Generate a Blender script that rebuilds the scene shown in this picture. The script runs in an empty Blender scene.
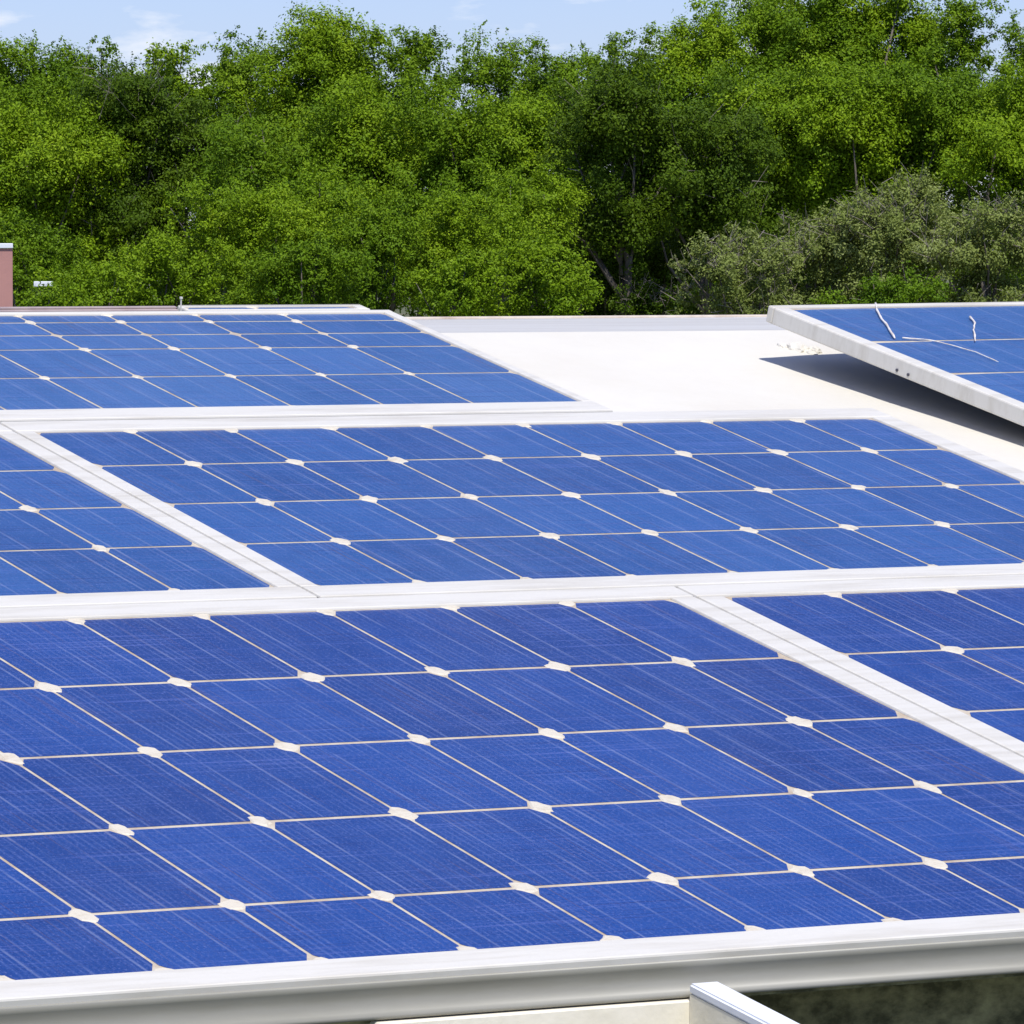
import bpy, bmesh, math, random
import numpy as np
from mathutils import Vector, Matrix
random.seed(7)
R = math.radians
C = bpy.context.scene.collection
sc = bpy.context.scene

# ------------------------------------------------------------------ camera
EYE = Vector((0, 0, 3.6))
PITCH = 0.0440835
cam = bpy.data.cameras.new("camera")
cam.sensor_width = 36.0
cam.lens = 6000.0 / 1024.0 * 36.0
cam.clip_start = 0.1
cam.clip_end = 6000
camo = bpy.data.objects.new("camera", cam)
camo.location = EYE
camo.rotation_euler = (math.pi / 2 - PITCH, 0, 0)
C.objects.link(camo)
sc.camera = camo

# ------------------------------------------------------------------ light
SUN = Vector((0.135, -0.475, 0.87)).normalized()      # direction towards the sun
ELEV = math.asin(SUN.z)
world = bpy.data.worlds.new("World")
sc.world = world
world.use_nodes = True
wn, wl = world.node_tree.nodes, world.node_tree.links
wn.clear()
wout = wn.new("ShaderNodeOutputWorld")
wbg = wn.new("ShaderNodeBackground")
wbg.inputs["Strength"].default_value = 0.098
sky = wn.new("ShaderNodeTexSky")
sky.sky_type = 'NISHITA'
sky.sun_disc = False
sky.sun_elevation = ELEV
sky.sun_rotation = math.atan2(SUN.x, SUN.y)
sky.altitude = 300
sky.air_density = 1.0
sky.dust_density = 0.3
sky.ozone_density = 2.5
# soft white clouds, laid out by direction in the sky
wtc = wn.new("ShaderNodeTexCoord")
wmap = wn.new("ShaderNodeMapping")
wmap.inputs["Scale"].default_value = (30, 30, 95)
wmap.inputs["Location"].default_value = (2.10, 0, 0.2)
wnz = wn.new("ShaderNodeTexNoise")
wnz.inputs["Scale"].default_value = 1.0
wnz.inputs["Detail"].default_value = 6
wnz.inputs["Roughness"].default_value = 0.55
wrp = wn.new("ShaderNodeValToRGB")
wrp.color_ramp.elements[0].position = 0.54
wrp.color_ramp.elements[0].color = (0, 0, 0, 1)
wrp.color_ramp.elements[1].position = 0.70
wrp.color_ramp.elements[1].color = (1, 1, 1, 1)
wmix = wn.new("ShaderNodeMixRGB")
wmix.inputs["Color2"].default_value = (9.5, 9.7, 10.2, 1)
wtint = wn.new("ShaderNodeMixRGB")
wtint.blend_type = 'MULTIPLY'
wtint.inputs["Fac"].default_value = 1.0
wtint.inputs["Color2"].default_value = (0.80, 0.88, 1.34, 1)
wl.new(wtc.outputs["Generated"], wmap.inputs["Vector"])
wl.new(wmap.outputs["Vector"], wnz.inputs["Vector"])
wl.new(wnz.outputs["Fac"], wrp.inputs["Fac"])
wl.new(wrp.outputs["Color"], wmix.inputs["Fac"])
wl.new(sky.outputs["Color"], wtint.inputs["Color1"])
wl.new(wtint.outputs["Color"], wmix.inputs["Color1"])
wl.new(wmix.outputs["Color"], wbg.inputs["Color"])
wl.new(wbg.outputs["Background"], wout.inputs["Surface"])

sun = bpy.data.lights.new("sun", 'SUN')
sun.energy = 4.2
sun.angle = R(0.5)
sun.color = (1.0, 0.965, 0.90)
suno = bpy.data.objects.new("sun", sun)
suno.rotation_euler = SUN.to_track_quat('Z', 'Y').to_euler()
suno.location = (0, 0, 30)
C.objects.link(suno)

sc.view_settings.view_transform = 'Standard'
sc.view_settings.look = 'None'
sc.view_settings.exposure = 0.10
sc.view_settings.gamma = 1.0

# ------------------------------------------------------------------ roof frame
# U runs along the eave, D up the slope, N is the roof normal
U = Vector((0.86694, 0.49841, 0.0)).normalized()
N = Vector((0.10070, -0.17515, 0.97938))
N = (N - U * N.dot(U)).normalized()
D = N.cross(U)
VH = Vector((-D.x, -D.y, 0)).normalized()            # level, out from the eave
O = EYE + 9.0 * Vector((0, math.cos(PITCH), -math.sin(PITCH)))


def P(s, t, h=0.0):
    """a point of the roof: s along the eave, t down the slope, h above the panels' face"""
    return O + U * s - D * t + N * h


def basis(x, y, z, loc):
    m = Matrix.Identity(4)
    for i in range(3):
        m[i][0], m[i][1], m[i][2], m[i][3] = x[i], y[i], z[i], loc[i]
    return m


# ------------------------------------------------------------------ helpers
def obj(name, bm_or_me, mat, parent=None, matrix=None, smooth=False):
    if isinstance(bm_or_me, bmesh.types.BMesh):
        me = bpy.data.meshes.new(name)
        bm_or_me.normal_update()
        bm_or_me.to_mesh(me)
        bm_or_me.free()
    else:
        me = bm_or_me
    o = bpy.data.objects.new(name, me)
    C.objects.link(o)
    for m in (mat if isinstance(mat, (list, tuple)) else [mat]):
        me.materials.append(m)
    if parent is not None:
        o.parent = parent
    if matrix is not None:
        if parent is None:
            o.matrix_world = matrix
        else:
            o.matrix_local = matrix
    if smooth:
        for p in me.polygons:
            p.use_smooth = True
    return o


def thing(name, label, cat, matrix, group=None):
    o = bpy.data.objects.new(name, None)
    o.empty_display_size = 0.1
    C.objects.link(o)
    o.matrix_world = matrix
    o["label"] = label
    o["category"] = cat
    if group:
        o["group"] = group
    return o


def tag(o, label, cat, group=None):
    o["label"] = label
    o["category"] = cat
    if group:
        o["group"] = group
    return o


def join(bm, other):
    me = bpy.data.meshes.new("tmp")
    other.to_mesh(me)
    other.free()
    bm.from_mesh(me)
    bpy.data.meshes.remove(me)


def add_box(bm, x0, x1, y0, y1, z0, z1, bev=0.0, seg=2):
    b = bmesh.new()
    bmesh.ops.create_cube(b, size=1.0)
    for v in b.verts:
        v.co = Vector(((x0 + x1) / 2 + v.co.x * (x1 - x0), (y0 + y1) / 2 + v.co.y * (y1 - y0), (z0 + z1) / 2 + v.co.z * (z1 - z0)))
    if bev > 0:
        bmesh.ops.bevel(b, geom=list(b.edges), offset=bev, segments=seg, affect='EDGES', profile=0.5)
    join(bm, b)


def add_extrude(bm, profile, x0, x1, nx=1):
    """a (y, z) outline swept along x, closed at both ends"""
    rings = []
    for i in range(nx + 1):
        x = x0 + (x1 - x0) * i / nx
        rings.append([bm.verts.new((x, y, z)) for y, z in profile])
    n = len(profile)
    for a, b in zip(rings, rings[1:]):
        for j in range(n):
            bm.faces.new((a[j], a[(j + 1) % n], b[(j + 1) % n], b[j]))
    bm.faces.new(rings[0])
    bm.faces.new(list(reversed(rings[-1])))
    bmesh.ops.recalc_face_normals(bm, faces=bm.faces)


def add_tube(bm, pts, radii, n=6):
    pts = [Vector(p) for p in pts]
    rings = []
    for i, p in enumerate(pts):
        d = (pts[min(i + 1, len(pts) - 1)] - pts[max(i - 1, 0)]).normalized()
        a = d.orthogonal().normalized()
        b = d.cross(a)
        r = radii[i] if isinstance(radii, (list, tuple)) else radii
        rings.append([bm.verts.new(p + (a * math.cos(2 * math.pi * k / n) + b * math.sin(2 * math.pi * k / n)) * r) for k in range(n)])
    for r0, r1 in zip(rings, rings[1:]):
        # line the rings up
        best = min(range(n), key=lambda k: (r0[0].co - r1[k].co).length)
        r1[:] = r1[best:] + r1[:best]
        for k in range(n):
            bm.faces.new((r0[k], r0[(k + 1) % n], r1[(k + 1) % n], r1[k]))
    bm.faces.new(list(reversed(rings[0])))
    bm.faces.new(rings[-1])


# ------------------------------------------------------------------ materials
def new_mat(name):
    m = bpy.data.materials.new(name)
    m.use_nodes = True
    n, l = m.node_tree.nodes, m.node_tree.links
    n.clear()
    out = n.new("ShaderNodeOutputMaterial")
    return m, n, l, out


def ramp(n, stops):
    r = n.new("ShaderNodeValToRGB")
    el = r.color_ramp.elements
    el[0].position, el[0].color = stops[0]
    el[1].position, el[1].color = stops[-1]
    for p, c in stops[1:-1]:
        e = el.new(p)
        e.color = c
    return r


def grey(v, a=1):
    return (v, v, v, 1)


def noise_coord(n, l, scale, coord="Object"):
    tc = n.new("ShaderNodeTexCoord")
    mp = n.new("ShaderNodeMapping")
    mp.inputs["Scale"].default_value = scale
    l.new(tc.outputs[coord], mp.inputs["Vector"])
    return mp


def weathered(name, base, dirt, rough=0.5, scale=(6, 6, 6), lo=0.45, hi=0.75, bump=0.0, metallic=0.0, fine=(60, 60, 60), fine_amt=0.25):
    """a painted or mineral surface with large stains and a fine grain"""
    m, n, l, out = new_mat(name)
    b = n.new("ShaderNodeBsdfPrincipled")
    b.inputs["Roughness"].default_value = rough
    b.inputs["Metallic"].default_value = metallic
    mp = noise_coord(n, l, scale)
    nz = n.new("ShaderNodeTexNoise")
    nz.inputs["Scale"].default_value = 1
    nz.inputs["Detail"].default_value = 7
    nz.inputs["Roughness"].default_value = 0.65
    l.new(mp.outputs[0], nz.inputs["Vector"])
    rp = ramp(n, [(lo, grey(0)), (hi, grey(1))])
    l.new(nz.outputs["Fac"], rp.inputs["Fac"])
    mp2 = noise_coord(n, l, fine)
    nz2 = n.new("ShaderNodeTexNoise")
    nz2.inputs["Scale"].default_value = 1
    nz2.inputs["Detail"].default_value = 4
    l.new(mp2.outputs[0], nz2.inputs["Vector"])
    add = n.new("ShaderNodeMath")
    add.operation = 'MULTIPLY_ADD'
    add.inputs[1].default_value = fine_amt * 2
    l.new(nz2.outputs["Fac"], add.inputs[0])
    sub = n.new("ShaderNodeMath")
    sub.operation = 'SUBTRACT'
    sub.use_clamp = True
    sub.inputs[1].default_value = fine_amt
    l.new(rp.outputs["Color"], add.inputs[2])
    l.new(add.outputs[0], sub.inputs[0])
    mx = n.new("ShaderNodeMixRGB")
    mx.inputs["Color1"].default_value = (*base, 1)
    mx.inputs["Color2"].default_value = (*dirt, 1)
    l.new(sub.outputs[0], mx.inputs["Fac"])
    l.new(mx.outputs["Color"], b.inputs["Base Color"])
    if bump > 0:
        bp = n.new("ShaderNodeBump")
        bp.inputs["Strength"].default_value = bump
        bp.inputs["Distance"].default_value = 0.003
        l.new(nz2.outputs["Fac"], bp.inputs["Height"])
        l.new(bp.outputs["Normal"], b.inputs["Normal"])
    l.new(b.outputs[0], out.inputs["Surface"])
    return m


def cell_material(name, c0, c1, coat=0.3):
    """blue silicon under glass: tone differs from cell to cell, thin pale fingers run up the slope"""
    m, n, l, out = new_mat(name)
    b = n.new("ShaderNodeBsdfPrincipled")
    b.inputs["Roughness"].default_value = 0.42
    b.inputs["Specular IOR Level"].default_value = 0.25
    b.inputs["Coat Weight"].default_value = coat
    b.inputs["Coat Roughness"].default_value = 0.12
    b.inputs["Coat IOR"].default_value = 1.35
    geo = n.new("ShaderNodeNewGeometry")
    # cloudy crystal tone
    mp = noise_coord(n, l, (9, 5, 9))
    nz = n.new("ShaderNodeTexNoise")
    nz.inputs["Scale"].default_value = 1
    nz.inputs["Detail"].default_value = 6
    nz.inputs["Roughness"].default_value = 0.7
    l.new(mp.outputs[0], nz.inputs["Vector"])
    mixv = n.new("ShaderNodeMath")
    mixv.operation = 'MULTIPLY_ADD'
    mixv.inputs[1].default_value = 0.58
    l.new(geo.outputs["Random Per Island"], mixv.inputs[0])
    l.new(nz.outputs["Fac"], mixv.inputs[2])
    rp = ramp(n, [(0.35, grey(0)), (1.05, grey(1))])
    l.new(mixv.outputs[0], rp.inputs["Fac"])
    mx = n.new("ShaderNodeMixRGB")
    mx.inputs["Color1"].default_value = (*c0, 1)
    mx.inputs["Color2"].default_value = (*c1, 1)
    l.new(rp.outputs["Color"], mx.inputs["Fac"])
    col = mx.outputs["Color"]

    def lines(scale, lo, hi, colr, amount, col, detail=2):
        mp = noise_coord(n, l, scale)
        q = n.new("ShaderNodeTexNoise")
        q.inputs["Scale"].default_value = 1
        q.inputs["Detail"].default_value = detail
        l.new(mp.outputs[0], q.inputs["Vector"])
        r = ramp(n, [(lo, grey(0)), (hi, grey(amount))])
        l.new(q.outputs["Fac"], r.inputs["Fac"])
        k = n.new("ShaderNodeMixRGB")
        k.inputs["Color2"].default_value = (*colr, 1)
        l.new(r.outputs["Color"], k.inputs["Fac"])
        l.new(col, k.inputs["Color1"])
        return k.outputs["Color"]
    col = lines((260, 1.6, 1), 0.63, 0.74, (0.22, 0.28, 0.50), 0.28, col)          # fingers up the slope
    col = lines((290, 2.6, 1), 0.61, 0.72, (0.14, 0.08, 0.07), 0.45, col)          # brownish hairlines
    col = lines((2.5, 160, 1), 0.58, 0.74, (0.10, 0.14, 0.42), 0.55, col)          # faint cross lines
    col = lines((4, 230, 1), 0.56, 0.72, (0.006, 0.014, 0.11), 0.6, col)           # dark cross lines
    col = lines((330, 170, 1), 0.56, 0.76, (0.13, 0.17, 0.42), 0.55, col, 1)
    col = lines((420, 230, 1), 0.58, 0.74, (0.002, 0.010, 0.10), 0.6, col, 1)        # dust grain
    def bands(period, lo, amount, colr, col, mask_scale, mlo, mhi):
        tc = n.new("ShaderNodeTexCoord")
        w = n.new("ShaderNodeTexWave")
        w.wave_type = 'BANDS'
        w.bands_direction = 'X'
        w.inputs["Scale"].default_value = 2 * math.pi / (20 * period)
        w.inputs["Distortion"].default_value = 0.25
        w.inputs["Detail"].default_value = 1
        l.new(tc.outputs["Object"], w.inputs["Vector"])
        r = ramp(n, [(lo, grey(0)), (1.0, grey(amount))])
        l.new(w.outputs["Fac"], r.inputs["Fac"])
        mp = noise_coord(n, l, mask_scale)
        q = n.new("ShaderNodeTexNoise")
        q.inputs["Scale"].default_value = 1
        q.inputs["Detail"].default_value = 3
        l.new(mp.outputs[0], q.inputs["Vector"])
        r2 = ramp(n, [(mlo, grey(0)), (mhi, grey(1))])
        l.new(q.outputs["Fac"], r2.inputs["Fac"])
        mu = n.new("ShaderNodeMath")
        mu.operation = 'MULTIPLY'
        l.new(r.outputs["Color"], mu.inputs[0])
        l.new(r2.outputs["Color"], mu.inputs[1])
        k = n.new("ShaderNodeMixRGB")
        k.inputs["Color2"].default_value = (*colr, 1)
        l.new(mu.outputs[0], k.inputs["Fac"])
        l.new(col, k.inputs["Color1"])
        return k.outputs["Color"]
    col = bands(0.0106, 0.55, 0.24, (0.16, 0.22, 0.46), col, (30, 5, 1), 0.40, 0.66)
    col = bands(0.0639, 0.985, 0.38, (0.26, 0.30, 0.46), col, (12, 9, 1), 0.35, 0.60)
    l.new(col, b.inputs["Base Color"])
    l.new(b.outputs[0], out.inputs["Surface"])
    return m


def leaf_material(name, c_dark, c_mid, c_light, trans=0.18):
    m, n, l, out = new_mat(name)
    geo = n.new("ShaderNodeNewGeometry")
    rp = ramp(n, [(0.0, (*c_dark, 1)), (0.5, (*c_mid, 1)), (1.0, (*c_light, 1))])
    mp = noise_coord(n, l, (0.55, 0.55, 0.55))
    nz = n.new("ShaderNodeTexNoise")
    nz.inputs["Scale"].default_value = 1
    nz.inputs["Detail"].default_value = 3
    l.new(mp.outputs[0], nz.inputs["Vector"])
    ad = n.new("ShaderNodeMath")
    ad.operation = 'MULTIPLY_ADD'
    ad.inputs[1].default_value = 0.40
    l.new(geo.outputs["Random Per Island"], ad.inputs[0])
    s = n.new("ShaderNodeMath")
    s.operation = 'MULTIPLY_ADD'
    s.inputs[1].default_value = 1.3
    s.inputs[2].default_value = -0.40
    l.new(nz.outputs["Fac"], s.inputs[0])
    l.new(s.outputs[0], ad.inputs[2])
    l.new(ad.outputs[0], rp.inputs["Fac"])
    d = n.new("ShaderNodeBsdfPrincipled")
    d.inputs["Roughness"].default_value = 0.55
    d.inputs["Specular IOR Level"].default_value = 0.12
    l.new(rp.outputs["Color"], d.inputs["Base Color"])
    t = n.new("ShaderNodeBsdfTranslucent")
    tb = n.new("ShaderNodeMixRGB")
    tb.blend_type = 'MULTIPLY'
    tb.inputs["Fac"].default_value = 1
    tb.inputs["Color2"].default_value = (1.3, 1.25, 0.5, 1)
    l.new(rp.outputs["Color"], tb.inputs["Color1"])
    l.new(tb.outputs["Color"], t.inputs["Color"])
    mx = n.new("ShaderNodeMixShader")
    mx.inputs["Fac"].default_value = trans
    l.new(d.outputs[0], mx.inputs[1])
    l.new(t.outputs[0], mx.inputs[2])
    l.new(mx.outputs[0], out.inputs["Surface"])
    return m


M = {}
M['frame'] = weathered('white_aluminium', (0.69, 0.66, 0.585), (0.53, 0.49, 0.405), 0.38, (3, 26, 8), 0.46, 0.76, 0.0, 0, (14, 120, 60), 0.22)
M['sheet'] = weathered('cream_backsheet', (0.60, 0.53, 0.41), (0.44, 0.35, 0.25), 0.5, (14, 14, 14), 0.42, 0.62, 0.0, 0, (130, 130, 10), 0.3)
M['node'] = weathered('node_cream', (0.66, 0.60, 0.48), (0.52, 0.44, 0.32), 0.5, (40, 40, 40), 0.5, 0.75, 0.2, 0, (160, 160, 60), 0.25)
M['roof'] = weathered('white_roof_coating', (0.70, 0.67, 0.59), (0.64, 0.60, 0.51), 0.6, (2, 2, 2), 0.40, 0.78, 0.15, 0, (45, 45, 45), 0.15)
M['cap'] = weathered('grey_roof_deck', (0.56, 0.55, 0.52), (0.44, 0.42, 0.38), 0.65, (1.2, 5, 3), 0.40, 0.72, 0.2, 0, (30, 60, 30), 0.25)
M['trim'] = weathered('tan_trim', (0.66, 0.58, 0.48), (0.45, 0.36, 0.28), 0.6, (9, 9, 9), 0.42, 0.7)
M['fascia'] = weathered('grey_gutter_paint', (0.295, 0.285, 0.24), (0.235, 0.225, 0.18), 0.45, (2, 10, 14), 0.42, 0.72, 0.0, 0, (20, 60, 90), 0.22)
M['cream'] = weathered('cream_render', (0.84, 0.78, 0.63), (0.72, 0.66, 0.50), 0.75, (7, 7, 7), 0.45, 0.78, 0.3, 0, (70, 70, 70), 0.2)
M['coping'] = weathered('white_coping', (0.78, 0.80, 0.84), (0.66, 0.68, 0.72), 0.4, (9, 9, 9), 0.45, 0.8)
M['dark'] = weathered('dark_mossy_boards', (0.09, 0.088, 0.045), (0.50, 0.47, 0.25), 0.9, (14, 14, 22), 0.40, 0.72, 0.5, 0, (50, 50, 90), 0.3)
M['pink'] = weathered('pink_render', (0.47, 0.235, 0.205), (0.40, 0.20, 0.18), 0.8, (3, 3, 3), 0.45, 0.8, 0.2, 0, (20, 20, 20), 0.15)
M['under'] = weathered('dark_underside', (0.05, 0.05, 0.05), (0.08, 0.075, 0.06), 0.8)
M['bark'] = weathered('bark', (0.085, 0.068, 0.05), (0.17, 0.15, 0.125), 0.9, (4, 4, 1.5), 0.4, 0.65)
M['twig'] = weathered('grey_twig', (0.30, 0.26, 0.22), (0.17, 0.14, 0.11), 0.9, (6, 6, 6), 0.4, 0.65)
M['bolt'] = weathered('dark_bolt', (0.06, 0.06, 0.08), (0.11, 0.09, 0.08), 0.5)
M['cable'] = weathered('pale_cable', (0.78, 0.74, 0.68), (0.55, 0.45, 0.36), 0.5, (40, 40, 40), 0.45, 0.7)
M['rail'] = weathered('brown_rail', (0.42, 0.34, 0.32), (0.28, 0.20, 0.20), 0.5, (10, 10, 10), 0.4, 0.7)
M['ground'] = weathered('dry_grass', (0.07, 0.10, 0.03), (0.16, 0.13, 0.07), 0.95, (0.4, 0.4, 0.4), 0.4, 0.65)
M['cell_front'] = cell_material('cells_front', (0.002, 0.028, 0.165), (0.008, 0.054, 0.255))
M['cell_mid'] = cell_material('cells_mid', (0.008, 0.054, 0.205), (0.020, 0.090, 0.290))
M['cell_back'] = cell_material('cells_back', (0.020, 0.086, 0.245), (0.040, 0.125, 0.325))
M['leaf_bright'] = leaf_material('leaf_bright', (0.072, 0.145, 0.004), (0.180, 0.290, 0.007), (0.320, 0.430, 0.020))
M['leaf_mid'] = leaf_material('leaf_mid', (0.050, 0.110, 0.004), (0.125, 0.220, 0.006), (0.235, 0.335, 0.016))
M['leaf_shaded'] = leaf_material('leaf_shaded', (0.034, 0.072, 0.004), (0.080, 0.140, 0.006), (0.160, 0.235, 0.015), 0.2)  # darker greens: shade of the hollow and the shaded trees put into leaf colour
M['leaf_olive'] = leaf_material('leaf_olive', (0.110, 0.150, 0.030), (0.215, 0.265, 0.060), (0.340, 0.380, 0.160), 0.2)

# ------------------------------------------------------------------ ground
bm = bmesh.new()
bmesh.ops.create_grid(bm, x_segments=2, y_segments=2, size=3000)
g = obj('ground', bm, M['ground'])
g['kind'] = 'structure'

# ------------------------------------------------------------------ the building under the panels
EAVE = 2.03                                    # t of the panels' lower edge
RIDGE = -1.437
HR = -0.045                                    # roof surface below the panels' face
S0, S1 = -2.6, 3.4
E0 = P(0, EAVE, 0)
eave_m = basis(U, -VH, Vector((0, 0, 1)), E0)  # x along eave, y inwards (level), z up
house = thing('house', 'cream low house with a white sloping roof carrying the solar panels', 'house',
              basis(U, -VH, Vector((0, 0, 1)), Vector((E0.x, E0.y, 0))))
inv = house.matrix_world.inverted()
slope_m = inv @ basis(U, D, N, O)              # roof coordinates: x = s, y = -t, z = h

bm = bmesh.new()
nx, ny = 40, 24
rng = random.Random(3)
top = []
for j in range(ny + 1):
    for i in range(nx + 1):
        s = S0 + (S1 - S0) * i / nx
        t = RIDGE + (1.975 - RIDGE) * j / ny
        w = 0.0 if j == 0 else rng.uniform(-0.0012, 0.0012)
        top.append(bm.verts.new((s, -t, HR + w)))
for j in range(ny):
    for i in range(nx):
        a = j * (nx + 1) + i
        bm.faces.new((top[a], top[a + nx + 1], top[a + nx + 2], top[a + 1]))
add_box(bm, S0, S1, -1.975, -RIDGE - 0.02, HR - 0.016, HR - 0.008)
obj('roof', bm, M['roof'], house, slope_m, True)

CR = inv @ P(0, RIDGE, HR)                     # crease of the roof, in house coordinates
bm = bmesh.new()
DEPTH = 1.82
add_box(bm, S0, S1, CR.y + 0.003, CR.y + DEPTH, CR.z - 0.12, CR.z - 0.001)
obj('flat_roof', bm, M['cap'], house)
bm = bmesh.new()
add_box(bm, S0, S1, CR.y + DEPTH, CR.y + DEPTH + 0.05, CR.z - 0.16, CR.z + 0.004, 0.003)
obj('roof_edge', bm, M['trim'], house)

EZ = E0.z
bm = bmesh.new()                               # recessed dark wall below the eave
add_box(bm, S0 + 0.1, S1 - 0.1, 0.27, 0.39, 0, EZ - 0.06)
for k in range(9):                             # weathered lap boards
    z = EZ - 0.16 - k * 0.16
    add_box(bm, S0 + 0.1, S1 - 0.1, 0.250, 0.268, z, z + 0.152, 0.003, 1)
obj('wall', bm, M['dark'], house)
bm = bmesh.new()                               # other three walls
add_box(bm, S0 + 0.1, S1 - 0.1, CR.y + DEPTH - 0.16, CR.y + DEPTH - 0.04, 0, CR.z - 0.123)
obj('wall', bm, M['cream'], house)
for sx in (S0 + 0.1, S1 - 0.22):
    bm = bmesh.new()
    y0, y1, y2 = 0.743, CR.y, CR.y + DEPTH - 0.163
    zz0 = EZ + 0.743 * (CR.z - EZ) / CR.y - 0.17
    lo, hi = [], []
    for x, li in ((sx, lo), (sx + 0.12, hi)):
        for y, z in ((y0, 0), (y2, 0), (y2, CR.z - 0.125), (y1, CR.z - 0.17), (y0, zz0)):
            li.append(bm.verts.new((x, y, z)))
    bm.faces.new(lo); bm.faces.new(list(reversed(hi)))
    for k in range(5):
        bm.faces.new((lo[k], hi[k], hi[(k + 1) % 5], lo[(k + 1) % 5]))
    bmesh.ops.recalc_face_normals(bm, faces=bm.faces)
    obj('wall', bm, M['cream'], house)
bm = bmesh.new()                               # soffit boards
add_box(bm, S0, S1, 0.012, 0.250, EZ - 0.0530, EZ - 0.0490)
obj('soffit', bm, M['dark'], house)
bm = bmesh.new()                               # cream pier that carries the eave
add_box(bm, -1.318, -0.850, -0.011, 0.245, 0, EZ - 0.0500, 0.002, 1)
obj('pier', bm, M['cream'], house)
# gutter: rolled face, dark under its lip and turning up to the light at the foot
prof = [(0.030, 0.000), (0.004, 0.000), (0.0005, -0.004), (0.0030, -0.012), (0.0060, -0.022), (0.0055, -0.031),
        (0.0035, -0.039), (0.0008, -0.045), (-0.0020, -0.050), (-0.0022, -0.054), (0.0005, -0.0560), (0.008, -0.0565), (0.030, -0.0565)]
bm = bmesh.new()
add_extrude(bm, [(y, z * 0.78 - 0.0045) for y, z in prof], S0, S1, 1)
gut = obj('gutter', bm, M['fascia'], house, None, True)
gut.matrix_local = Matrix.Translation((0, 0, EZ))

# low wall with white coping that runs out from the eave
lw = thing('low_wall', 'short cream wall with white sloping coping running out from below the gutter', 'wall',
           basis(U, -VH, Vector((0, 0, 1)), Vector((E0.x, E0.y, 0)) + U * -0.896 + VH * 0.8))
bm = bmesh.new()
zt = EZ - 0.030
def slope_prism(bm, x0, x1, f0, f1, z0, drop, ztop_off, zbot):
    va = []
    for x in (x0, x1):
        va.append([bm.verts.new((x, 0.8 - f, z)) for f, z in
                   ((f0, zbot if zbot is not None else z0 - 0.012), (f1, zbot if zbot is not None else z0 - drop * (f1 - f0) - 0.012),
                    (f1, z0 - drop * (f1 - f0) + ztop_off), (f0, z0 + ztop_off))])
    a, b = va
    bm.faces.new(a); bm.faces.new(list(reversed(b)))
    for k in range(4):
        bm.faces.new((a[k], b[k], b[(k + 1) % 4], a[(k + 1) % 4]))
    bmesh.ops.recalc_face_normals(bm, faces=bm.faces)
slope_prism(bm, -0.0205, 0.016, 0.012, 1.6, zt, 0.165, -0.0125, 0.0)
obj('wall_body', bm, M['cream'], lw)
bm = bmesh.new()
slope_prism(bm, -0.0212, 0.018, 0.011, 1.605, zt, 0.165, 0.0, None)
bmesh.ops.bevel(bm, geom=list(bm.edges), offset=0.0025, segments=3, affect='EDGES')
obj('coping', bm, M['coping'], lw)

# ------------------------------------------------------------------ solar panels
def octagon_cells(bm, nodes_s, nodes_t, gs, gt, cs, ct, rng, z=0.0):
    for s0, s1 in zip(nodes_s, nodes_s[1:]):
        for t0, t1 in zip(nodes_t, nodes_t[1:]):
            a, b = s0 + gs / 2, s1 - gs / 2
            c, d = t0 + gt / 2, t1 - gt / 2
            if b - a < 0.012 or d - c < 0.012:
                continue
            k = [rng.uniform(0.75, 1.2) for _ in range(4)]
            ks = [min(cs * q, (b - a) * 0.45) for q in k]
            kt = [min(ct * q, (d - c) * 0.45) for q in k]
            pts = [(a + ks[0], c), (b - ks[1], c), (b, c + kt[1]), (b, d - kt[2]), (b - ks[2], d), (a + ks[3], d), (a, d - kt[3]), (a, c + kt[0])]
            vs = [bm.verts.new((x, -y, z)) for x, y in reversed(pts)]
            bm.faces.new(vs)


def clipped(o, pitch, lo, hi):
    k = math.floor((lo - o) / pitch) - 1
    out = [lo]
    gap = 0.22 * pitch
    while o + k * pitch < hi:
        q = o + k * pitch
        if lo + gap < q < hi - gap:
            out.append(q)
        k += 1
    out.append(hi)
    return out


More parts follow.
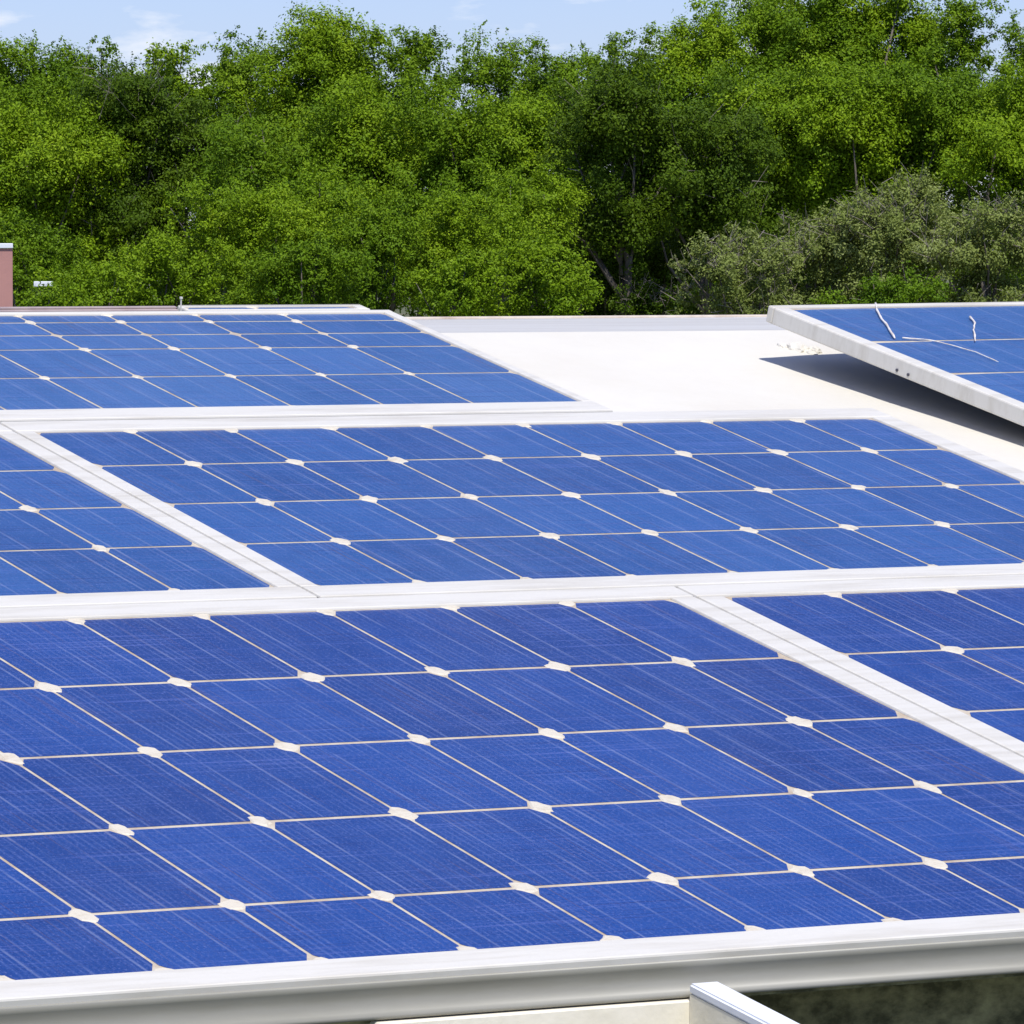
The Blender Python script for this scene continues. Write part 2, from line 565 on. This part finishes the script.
def solar_panel(label, s0, s1, t0, t1, fl, fr, ft, fb, os_, ps, ot, pt, mat, seed, group='solar panels on the white roof', extra_t=(),
                matrix=None, chamfer=1.0, deep=0.040):
    """glass spans s0..s1, t0..t1; fl, fr, ft, fb are the widths of the four frame bars"""
    rng = random.Random(seed)
    sm, tm = (s0 + s1) / 2, (t0 + t1) / 2
    if matrix is None:
        matrix = basis(U, D, N, P(sm, tm, HR + 0.0012))
    base = -HR - 0.0012                           # face height above the panel's base
    root = thing('solar_panel', label, 'solar panel', matrix, group)
    off = Matrix.Translation((-sm, tm, base))
    x0, x1, y0, y1 = s0 - fl, s1 + fr, -(t1 + fb), -(t0 - ft)
    lip = 0.0035
    bm = bmesh.new()
    add_box(bm, x0, x1, y0, -t1, -deep, lip, 0.003)
    add_box(bm, x0, x1, -t0, y1, -deep, lip, 0.003)
    add_box(bm, x0, s0, -t1 + 0.0003, -t0 - 0.0003, -deep, lip - 0.0004, 0.003)
    add_box(bm, s1, x1, -t1 + 0.0003, -t0 - 0.0003, -deep, lip - 0.0004, 0.003)
    obj('frame', bm, M['frame'], root, off, False)
    bm = bmesh.new()
    add_box(bm, s0 + 0.0003, s1 - 0.0003, -t1 + 0.0003, -t0 - 0.0003, -0.012, -0.0004)
    obj('backsheet', bm, M['sheet'], root, off)
    ns, nt = clipped(os_, ps, s0, s1), clipped(ot, pt, t0, t1)
    nt = sorted(set(nt + list(extra_t)))
    bm = bmesh.new()
    octagon_cells(bm, ns, nt, 0.0048, 0.0088 * pt / 0.3, 0.0115 * chamfer * ps / 0.19, 0.022 * chamfer * pt / 0.3, rng)
    obj('cells', bm, mat, root, off)
    # little raised solder pads where four cells meet
    for s in ns[1:-1]:
        for t in nt:
            if t in extra_t:
                continue
            if t > t1 - 0.02 and rng.random() < 0.25:
                continue
            bm = bmesh.new()
            r1, r2 = 0.0148 * chamfer * ps / 0.19 * rng.uniform(0.8, 1.25), 0.0235 * chamfer * pt / 0.3 * rng.uniform(0.8, 1.25)
            cx, cy = s + rng.uniform(-0.003, 0.003), t + rng.uniform(-0.004, 0.004)
            n = 11
            up = []
            dn = []
            for k in range(n):
                a = 2 * math.pi * k / n
                q = rng.uniform(0.76, 1.2)
                y = max(min(cy - r2 * q * math.sin(a), t1 - 0.0006), t0 + 0.0006)
                dn.append(bm.verts.new((cx + r1 * q * math.cos(a), -y, -0.0008)))
                up.append(bm.verts.new((cx + r1 * q * 0.8 * math.cos(a), -(cy + (y - cy) * 0.8), 0.0012)))
            bm.faces.new(up)
            for k in range(n):
                bm.faces.new((dn[k], dn[(k + 1) % n], up[(k + 1) % n], up[k]))
            obj('solder_pad', bm, M['node'], root, off)
    return root


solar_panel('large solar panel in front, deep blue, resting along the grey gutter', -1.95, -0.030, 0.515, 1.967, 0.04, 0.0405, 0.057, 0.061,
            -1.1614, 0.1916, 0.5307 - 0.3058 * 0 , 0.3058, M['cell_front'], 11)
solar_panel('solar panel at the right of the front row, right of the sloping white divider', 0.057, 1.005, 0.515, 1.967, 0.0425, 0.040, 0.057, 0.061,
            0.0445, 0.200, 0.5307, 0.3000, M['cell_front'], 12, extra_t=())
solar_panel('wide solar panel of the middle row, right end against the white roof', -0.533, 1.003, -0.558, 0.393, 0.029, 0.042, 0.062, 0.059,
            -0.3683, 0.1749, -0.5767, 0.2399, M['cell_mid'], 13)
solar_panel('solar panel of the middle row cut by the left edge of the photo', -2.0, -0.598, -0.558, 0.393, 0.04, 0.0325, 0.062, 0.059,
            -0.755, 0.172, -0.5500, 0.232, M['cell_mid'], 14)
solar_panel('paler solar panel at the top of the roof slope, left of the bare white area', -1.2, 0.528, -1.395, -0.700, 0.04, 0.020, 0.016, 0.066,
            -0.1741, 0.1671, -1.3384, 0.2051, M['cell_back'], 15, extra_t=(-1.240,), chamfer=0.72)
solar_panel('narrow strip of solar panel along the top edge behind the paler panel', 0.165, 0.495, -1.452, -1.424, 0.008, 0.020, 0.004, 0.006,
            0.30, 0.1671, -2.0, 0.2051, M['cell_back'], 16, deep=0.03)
# brown rail that closes the top edge left of that strip
bm = bmesh.new()
add_box(bm, -0.68, 0.68, -0.007, 0.007, 0.0, 0.046, 0.002)
add_box(bm, -0.68, 0.68, 0.0, 0.010, 0.046, 0.049, 0.001)
rl = obj('mounting_rail', bm, M['rail'], None, basis(U, D, N, P(-0.535, -1.433, HR + 0.0012)))
tag(rl, 'thin brown rail along the top edge of the paler panel, near the pink building', 'rail')
bm = bmesh.new()
add_tube(bm, [(0, 0, 0), (0, 0, 0.064)], 0.0014, 8)
add_box(bm, -0.0022, 0.0022, -0.0022, 0.0022, 0.064, 0.068, 0.0005)
add_box(bm, -0.006, 0.006, -0.005, 0.005, 0.0, 0.004, 0.001)
pn = obj('peg', bm, M['frame'], None, basis(U, D, Vector((0, 0, 1)), P(0.150, -1.421, HR + 0.0015)))
tag(pn, 'tiny white peg standing at the end of the narrow panel strip', 'peg')

# the raised panel at the right
G1 = Vector((0.7728, 0.6346, 0.0052)).normalized()
G2 = Vector((-0.6149, 0.7467, 0.2537))
G2 = (G2 - G1 * G2.dot(G1)).normalized()
G3 = G1.cross(G2)
Q1 = Vector((0.4461, 10.5747, -0.1031)) + EYE           # far left corner of its face
W_, L_ = 1.05, 1.25
mt = basis(G1, G2, G3, Q1 + G1 * W_ / 2 - G2 * L_ / 2 + G3 * (HR + 0.0012))
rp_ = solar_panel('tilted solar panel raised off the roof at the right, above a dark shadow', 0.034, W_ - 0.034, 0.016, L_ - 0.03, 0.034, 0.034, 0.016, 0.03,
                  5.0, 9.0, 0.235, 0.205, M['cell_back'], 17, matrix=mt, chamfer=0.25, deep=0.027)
offd = Matrix.Translation((-W_ / 2, L_ / 2, -HR - 0.0012))
bm = bmesh.new()                                         # dark back of the panel
add_box(bm, 0.012, W_ - 0.012, -L_ + 0.012, -0.012, -0.0265, -0.013)
obj('back_cover', bm, M['under'], rp_, offd)
for y in (-0.356, -0.385):
    bm = bmesh.new()
    add_tube(bm, [(-0.002, y, -0.018), (0.001, y, -0.018)], 0.0028, 8)
    obj('bolt', bm, M['bolt'], rp_, offd)
for x, y in ((0.34, -0.30), (0.90, -0.30), (0.34, -1.1), (0.90, -1.1)):     # feet down to the roof
    wp = Q1 + G1 * x + G2 * y + G3 * -0.040
    hgt = (wp - P(0, 0, HR)).dot(N)
    if hgt < 0.004:
        continue
    bm = bmesh.new()
    add_box(bm, -0.016, 0.016, -0.016, 0.016, -hgt + 0.0, 0.004, 0.002)
    add_box(bm, -0.034, 0.034, -0.028, 0.028, -hgt - 0.001, -hgt + 0.005, 0.002)
    fo = obj('foot', bm, M['frame'], rp_)
    fo.matrix_local = rp_.matrix_world.inverted() @ basis(U, D, N, wp)


def strip(name, pts, wid, label, matte='cable'):
    bm = bmesh.new()
    pp = [Vector((x, -y, 0.0035)) for x, y in pts]
    fine = []
    for i in range(len(pp) - 1):
        for k in range(4):
            fine.append(pp[i].lerp(pp[i + 1], k / 4) + Vector((random.uniform(-.0008, .0008), random.uniform(-.0008, .0008), 0)))
    fine.append(pp[-1])
    rad = [wid * random.uniform(0.65, 1.15) for _ in fine]
    rad[-1] *= 0.6
    add_tube(bm, fine, rad, 6)
    o = obj(name, bm, M[matte], None, basis(G1, G2, G3, Q1), True)
    tag(o, label, 'cable')
    return o


strip('cable', [(0.258, 0.006), (0.222, 0.051), (0.180, 0.110), (0.150, 0.160), (0.101, 0.232)], 0.0023, 'pale cable slanting down the raised panel, leftmost and straightest')
strip('cable', [(0.399, 0.107), (0.374, 0.146), (0.33, 0.19), (0.268, 0.261)], 0.0022, 'short upright pale cable on the raised panel near the right edge')
strip('cable', [(0.120, 0.232), (0.171, 0.249), (0.190, 0.283), (0.205, 0.33), (0.200, 0.394)], 0.0015, 'thin curved tan cable lying lowest on the raised panel')

# lump of white mortar beside the raised panel
rng = random.Random(5)
bm = bmesh.new()
for cx, cy, r, hz in ((0, 0, 0.020, 0.55), (0.022, -0.018, 0.013, 0.7), (-0.018, 0.024, 0.010, 0.6), (0.006, -0.034, 0.009, 0.5)):
    b = bmesh.new()
    bmesh.ops.create_icosphere(b, subdivisions=3, radius=r)
    for v in b.verts:
        k = 1 + rng.uniform(-0.10, 0.10) + 0.15 * math.sin(v.co.x * 300 + r * 900) * math.sin(v.co.y * 260)
        v.co = Vector((v.co.x * k + cx, v.co.y * k * 1.4 + cy, v.co.z * k * hz + 0.001))
    join(bm, b)
ml = obj('mortar_lump', bm, M['roof'], None, basis(U, D, N, P(1.315, -1.275, HR)))
tag(ml, 'small rough lump of white mortar on the roof beside the raised panel', 'mortar')

# ------------------------------------------------------------------ things behind the roof
def place(px, y, d):
    """world x and z of a point seen at px, y when it stands d metres away"""
    return (px - 512) / 6000 * d, EYE.z + (247 - y) / 6000 * d


x, z = place(13, 243, 60)
pb = thing('pink_building', 'pink rendered building corner with a white flat roof edge at far left', 'building',
           Matrix.Translation((x, 60, 0)) @ Matrix.Rotation(R(9), 4, 'Z') @ Matrix.Translation((-3, 0, 0)))
bm = bmesh.new()
add_box(bm, -3, 3, 0, 5, 0, z - 0.052)
obj('wall', bm, M['pink'], pb)
bm = bmesh.new()
add_box(bm, -3.0, 3.004, -0.02, 5.02, z - 0.05, z, 0.006)
obj('roof_coping', bm, M['coping'], pb)

# ------------------------------------------------------------------ trees and shrubs
def leaves_mesh(name, pos, nrm, size, rng):
    """one bent leaf of four corners at every position"""
    n = len(pos)
    a = rng.normal(size=(n, 3))
    nrm = nrm / np.linalg.norm(nrm, axis=1, keepdims=True)
    a -= (a * nrm).sum(1, keepdims=True) * nrm
    a /= np.linalg.norm(a, axis=1, keepdims=True)
    b = np.cross(nrm, a)
    ln = size * rng.uniform(0.7, 1.35, (n, 1))
    wd = ln * rng.uniform(0.42, 0.62, (n, 1))
    v = np.empty((n, 4, 3))
    v[:, 0] = pos - a * ln / 2
    v[:, 1] = pos + b * wd / 2 - nrm * wd * 0.12
    v[:, 2] = pos + a * ln / 2 - nrm * ln * 0.15
    v[:, 3] = pos - b * wd / 2 - nrm * wd * 0.12
    me = bpy.data.meshes.new(name)
    me.vertices.add(n * 4)
    me.vertices.foreach_set("co", v.astype(np.float32).ravel())
    me.loops.add(n * 4)
    me.loops.foreach_set("vertex_index", np.arange(n * 4, dtype=np.int32))
    me.polygons.add(n)
    me.polygons.foreach_set("loop_start", np.arange(0, n * 4, 4, dtype=np.int32))
    me.update(calc_edges=True)
    return me


def blob_points(rng, centre, rx, ry, rz, scale, per_area):
    """leaf positions of a crown: ragged boughs of small leaf clumps around a loose core, with feathery shoots"""
    P_, N_, blobs = [], [], []

    def clump(c, q, out):
        k = max(30, int(per_area * q * q * 12.0))
        e = rng.normal(size=(k, 3))
        e[:, 2] += 0.25
        e /= np.linalg.norm(e, axis=1, keepdims=True)
        sq = np.array([rng.uniform(0.75, 1.4), rng.uniform(0.75, 1.3), rng.uniform(0.6, 1.15)])
        rad = q * np.clip(rng.normal(0.72, 0.30, (k, 1)), 0.05, 1.6)
        P_.append(c + e * sq * rad)
        N_.append(e * 0.8 + out * 0.35 + rng.normal(size=(k, 3)) * 0.55 + np.array([0, -0.12, 0.40]))

    def shoot(c, d, ln, n):
        t = rng.uniform(0, 1, (n, 1))
        side = rng.normal(size=(n, 3)) * (0.075 * (1.15 - t))
        bend = np.array([rng.normal() * 0.25, rng.normal() * 0.25, -0.1]) * ln
        P_.append(c + d * ln * t + bend * t * t + side)
        N_.append(rng.normal(size=(n, 3)) * 0.7 + d * 0.2 + np.array([0, -0.1, 0.5]))

    vol = rx * ry * rz
    nb = int(np.clip(7.5 * (rx * rz) / (scale * scale * 2.2), 9, 34))
    ph = rng.uniform(0, 6.28, 4)
    for i in range(nb):
        hgt = rng.uniform(0.2, 0.92) if rng.uniform() < 0.40 else rng.uniform(-0.95, 0.85)
        if i == 0:
            hgt = 0.90
        ang = rng.uniform(0, 2 * math.pi)
        prof = (1 - abs(hgt) ** 2.4) ** 0.5
        lump = 1 + 0.22 * math.sin(2 * ang + ph[0] + 2 * hgt) + 0.16 * math.sin(3 * ang + ph[1] - 3 * hgt)
        r = prof * lump * rng.uniform(0.35, 0.95)
        R_ = scale * rng.choice([0.55, 0.75, 1.0, 1.3])
        c = centre + np.array([r * math.cos(ang) * rx * 0.88, r * math.sin(ang) * ry * 0.88, hgt * (rz - 0.45 * R_)])
        out = c - centre
        out = out / (np.linalg.norm(out) + 1e-6)
        ax = out * 0.7 + np.array([rng.normal() * 0.3, rng.normal() * 0.3, 0.55])
        ax /= np.linalg.norm(ax)
        blobs.append((c, R_))
        m = int(9 + 10 * R_)
        for _ in range(m):
            off = rng.normal(size=3) * np.array([0.50, 0.46, 0.36]) * R_ + ax * rng.normal(0, 0.30) * R_
            q = R_ * rng.uniform(0.20, 0.46)
            clump(c + off, q, out)
            if rng.uniform() < 0.55:
                d = ax + rng.normal(size=3) * 0.45
                d /= np.linalg.norm(d)
                shoot(c + off + d * q * 0.5, d, q * rng.uniform(0.9, 2.0), int(9 + 26 * q))
    # loose inner core
    for _ in range(int(nb * 1.6)):
        hgt = rng.uniform(-0.95, 0.62)
        ang = rng.uniform(0, 2 * math.pi)
        r = (1 - abs(hgt) ** 2.4) ** 0.5 * rng.uniform(0, 0.62)
        c = centre + np.array([r * math.cos(ang) * rx, r * math.sin(ang) * ry, hgt * rz * 0.9])
        clump(c, scale * rng.uniform(0.45, 0.75), np.zeros(3))
    return np.concatenate(P_), np.concatenate(N_), blobs


def limbs(bm, root, blobs, rng, r0, count):
    for c, q in blobs[:count]:
        c = Vector(c)
        st = root + Vector((0, 0, (c.z - root.z) * rng.uniform(0.05, 0.4)))
        mid = st.lerp(c, 0.5) + Vector(rng.normal(size=3)) * 0.12 * (c - st).length * 0.5
        add_tube(bm, [st, mid, c], [r0, r0 * 0.65, r0 * 0.25], 5)


def tree(name, label, cat, px, top, hw, bottom, d, mat, seed, leaf=0.125, dens=26, twigs=0, group=None, sub=1.0, fill=1.0):
    rng = np.random.default_rng(seed)
    x, zt = place(px, top, d)
    zb = place(px, bottom, d)[1]
    w = 1.4 * hw / 6000 * d
    h = zt - zb
    t = thing(name, label, cat, Matrix.Translation((x, d, 0)), group)
    rz = h / 2
    ry = max(w * 0.8, 0.9)
    nb = 99
    scale = max(0.42, 0.36 * min(w, rz)) * sub
    pos, nrm, blobs = blob_points(rng, np.array([0, 0, (zt + zb) / 2]), w, ry, rz, scale, dens)
    keep = pos[:, 2] > 0.05
    me = leaves_mesh('crown', pos[keep], nrm[keep], leaf, rng)
    obj('crown', me, mat, t)
    bm = bmesh.new()
    r0 = 0.035 + 0.016 * zt
    n = 6
    hh = max(zb + 0.40 * h, 0.4)
    pts = [Vector((rng.normal() * 0.05 * k, rng.normal() * 0.05 * k, hh * k / n)) for k in range(n + 1)]
    add_tube(bm, pts, [r0 * (1.25 if k == 0 else 1 - 0.1 * k) for k in range(n + 1)], 8)
    limbs(bm, pts[max(1, n // 2 - 1)], blobs, rng, r0 * 0.35, min(9, len(blobs)))
    obj('trunk', bm, M['bark'], t, None, True)
    if twigs:
        bm = bmesh.new()
        for _ in range(twigs * 2):
            c, q = blobs[rng.integers(len(blobs))]
            a = Vector(c) + Vector(rng.normal(size=3)) * q * 0.3
            dr = Vector((rng.normal() * 0.7, -abs(rng.normal()) * 0.5, abs(rng.normal()) * 0.7 + 0.3)).normalized()
            ln = q * rng.uniform(0.7, 1.4)
            m1 = a + dr * ln * 0.5 + Vector(rng.normal(size=3)) * 0.06
            e = a + dr * ln + Vector(rng.normal(size=3)) * 0.10
            th = rng.uniform(0.006, 0.012)
            add_tube(bm, [a, m1, e], [th, th * 0.8, th * 0.4], 3)
        obj('twigs', bm, M['twig'], t)['kind'] = 'stuff'
    return t


TALL = 'tall trees at the back of the wood'
MIDG = 'trees in the middle of the wood'
LOWG = 'bushes along the edge of the wood'
back = [
    (18, 38, 62, 330, 162, 'leaf_mid', 'tall green tree at the far left end of the wood, above the pink building'),
    (92, 32, 52, 330, 164, 'leaf_mid', 'tall rounded tree just left of the low notch in the treetops at left'),
    (172, 30, 36, 330, 160, 'leaf_bright', 'slender tree with a ragged top between the two left gaps of sky'),
    (245, 32, 44, 330, 163, 'leaf_mid', 'leafy tree joining the left side of the broad highest left crown'),
    (335, 10, 70, 330, 161, 'leaf_bright', 'broad high tree crowning the left half of the wood'),
    (420, 20, 38, 330, 159, 'leaf_mid', 'tree with a tufted top just left of the dip of sky in the middle'),
    (505, 38, 52, 330, 163, 'leaf_mid', 'lower rounded tree right of the dip of sky in the middle'),
    (572, 42, 46, 330, 165, 'leaf_mid', 'flat topped tree in the middle, below open pale sky'),
    (640, 30, 48, 330, 162, 'leaf_mid', 'tree where the treetops begin to climb towards the right'),
    (705, 0, 56, 330, 161, 'leaf_bright', 'tall pointed tree that first reaches the top edge right of the middle'),
    (800, -22, 74, 330, 163, 'leaf_mid', 'very tall tree cut by the top edge above the shaded hollow'),
    (885, -28, 66, 330, 164, 'leaf_bright', 'very tall bright tree cut by the top edge, left of the small sky hole'),
    (955, -8, 36, 330, 162, 'leaf_mid', 'tall tree immediately left of the small sky hole at upper right'),
    (1032, 8, 42, 330, 161, 'leaf_mid', 'tall tree right of the small sky hole in the upper right corner'),
]
for i, (px, top_, hw, bot, d, mat, lab) in enumerate(back):
    tree('tree', lab, 'tree', px, top_, hw, bot, d, M[mat], 100 + i, group=TALL, leaf=0.084, dens=170)
mid = [
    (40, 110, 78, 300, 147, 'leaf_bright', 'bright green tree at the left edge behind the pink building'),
    (122, 75, 58, 300, 148, 'leaf_shaded', 'dark shaded tree with bare grey branches left of the bright slope of leaves', 90),
    (205, 105, 52, 330, 149, 'leaf_shaded', 'second dark tree with grey branches, right of the darkest one at left', 60),
    (285, 110, 80, 300, 147, 'leaf_mid', 'dense green tree below the broad highest left crown'),
    (385, 95, 82, 300, 148, 'leaf_bright', 'bright full tree left of the middle, below the tufted top'),
    (470, 110, 62, 300, 146, 'leaf_mid', 'green tree in the middle, behind the bright round bushes'),
    (530, 95, 60, 290, 147, 'leaf_bright', 'bright tree beside the shaded hollow, on its left'),
    (622, 82, 74, 262, 138, 'leaf_shaded', 'large dark tree hanging over the black shaded hollow', 40),
    (705, 110, 62, 262, 139, 'leaf_shaded', 'dark tree on the right of the shaded hollow, above the dry shrub', 30),
    (745, 75, 72, 260, 148, 'leaf_mid', 'tall green tree right of the dark hollow'),
    (830, 70, 82, 270, 147, 'leaf_bright', 'broad bright tree above the olive shrubs at right'),
    (925, 60, 80, 280, 148, 'leaf_mid', 'dense green tree in the right part of the wood'),
    (1010, 70, 66, 290, 146, 'leaf_bright', 'bright green tree at the right edge of the photo'),
]
for i, row in enumerate(mid):
    px, top_, hw, bot, d, mat, lab = row[:7]
    tree('tree', lab, 'tree', px, top_, hw, bot, d, M[mat], 200 + i, group=MIDG, leaf=0.080, dens=160, twigs=row[7] if len(row) > 7 else 0)
low = [
    (30, 215, 48, 330, 124, 'leaf_mid', 'green bush just right of the pink building', 0),
    (88, 262, 46, 335, 120, 'leaf_bright', 'low bright bush behind the small white cabinet', 0),
    (165, 235, 66, 335, 125, 'leaf_bright', 'bright bush at the foot of the leafy slope on the left', 0),
    (235, 185, 72, 335, 130, 'leaf_bright', 'bright bush halfway up the leafy slope on the left', 0),
    (310, 165, 76, 335, 133, 'leaf_bright', 'large bright bush at the top of the leafy slope on the left', 0),
    (300, 235, 66, 335, 123, 'leaf_mid', 'green bush above the top edge of the paler panel', 0),
    (372, 205, 56, 335, 129, 'leaf_mid', 'green bush left of the two round bright bushes', 0),
    (600, 215, 46, 335, 140.5, 'leaf_shaded', 'dark bush deep inside the left part of the black hollow', 20),
    (668, 215, 46, 335, 141.5, 'leaf_shaded', 'dark bush deep inside the right part of the black hollow', 20),
    (45, 291, 26, 335, 106, 'leaf_bright', 'small low bush hiding the body of the white cabinet', 0),
    (470, 190, 62, 330, 131, 'leaf_bright', 'tall bright bush rising over the two round bushes', 0),
    (455, 250, 44, 335, 121, 'leaf_bright', 'round bright bush by the left end of the grey flat roof, left of two', 0),
    (540, 245, 48, 335, 122, 'leaf_bright', 'round bright bush beside the black hollow, right of two', 0),
    (525, 165, 60, 300, 135, 'leaf_bright', 'leafy bush above the round bush beside the black hollow', 0),
    (648, 285, 34, 335, 138, 'leaf_shaded', 'small dry dark shrub standing in the black hollow', 50),
    (745, 238, 56, 335, 126, 'leaf_olive', 'dry olive shrub with grey twigs at the right of the hollow', 130),
    (815, 210, 72, 335, 129, 'leaf_olive', 'greyish olive shrub full of bare twigs behind the raised panel', 160),
    (895, 185, 70, 335, 128, 'leaf_olive', 'largest olive shrub, behind the middle of the raised panel', 150),
    (985, 200, 62, 335, 127, 'leaf_olive', 'olive shrub with pale twigs at the right edge', 120),
    (880, 274, 40, 335, 121, 'leaf_mid', 'low green bush growing before the olive shrubs', 0),
]
for i, (px, top_, hw, bot, d, mat, lab, tw) in enumerate(low):
    tree('bush', lab, 'bush', px, top_, hw, bot, d, M[mat], 300 + i, group=LOWG, leaf=0.066, dens=210, twigs=tw, sub=0.85)

# white cabinet among the bushes
x, z = place(43.5, 281, 112)
cb = thing('cabinet', 'small cabinet with a white lid half hidden in bushes at left', 'cabinet', Matrix.Translation((x, 112, 0)))
bm = bmesh.new()
add_box(bm, -0.17, 0.17, -0.10, 0.20, z - 0.10, z, 0.012)
obj('lid', bm, M['coping'], cb)
bm = bmesh.new()
add_box(bm, -0.14, 0.14, -0.06, 0.18, 0, z - 0.102, 0.01)
add_box(bm, -0.11, 0.11, -0.068, -0.0605, 0.3, z - 0.30, 0.003)
obj('body', bm, M['ground'], cb)
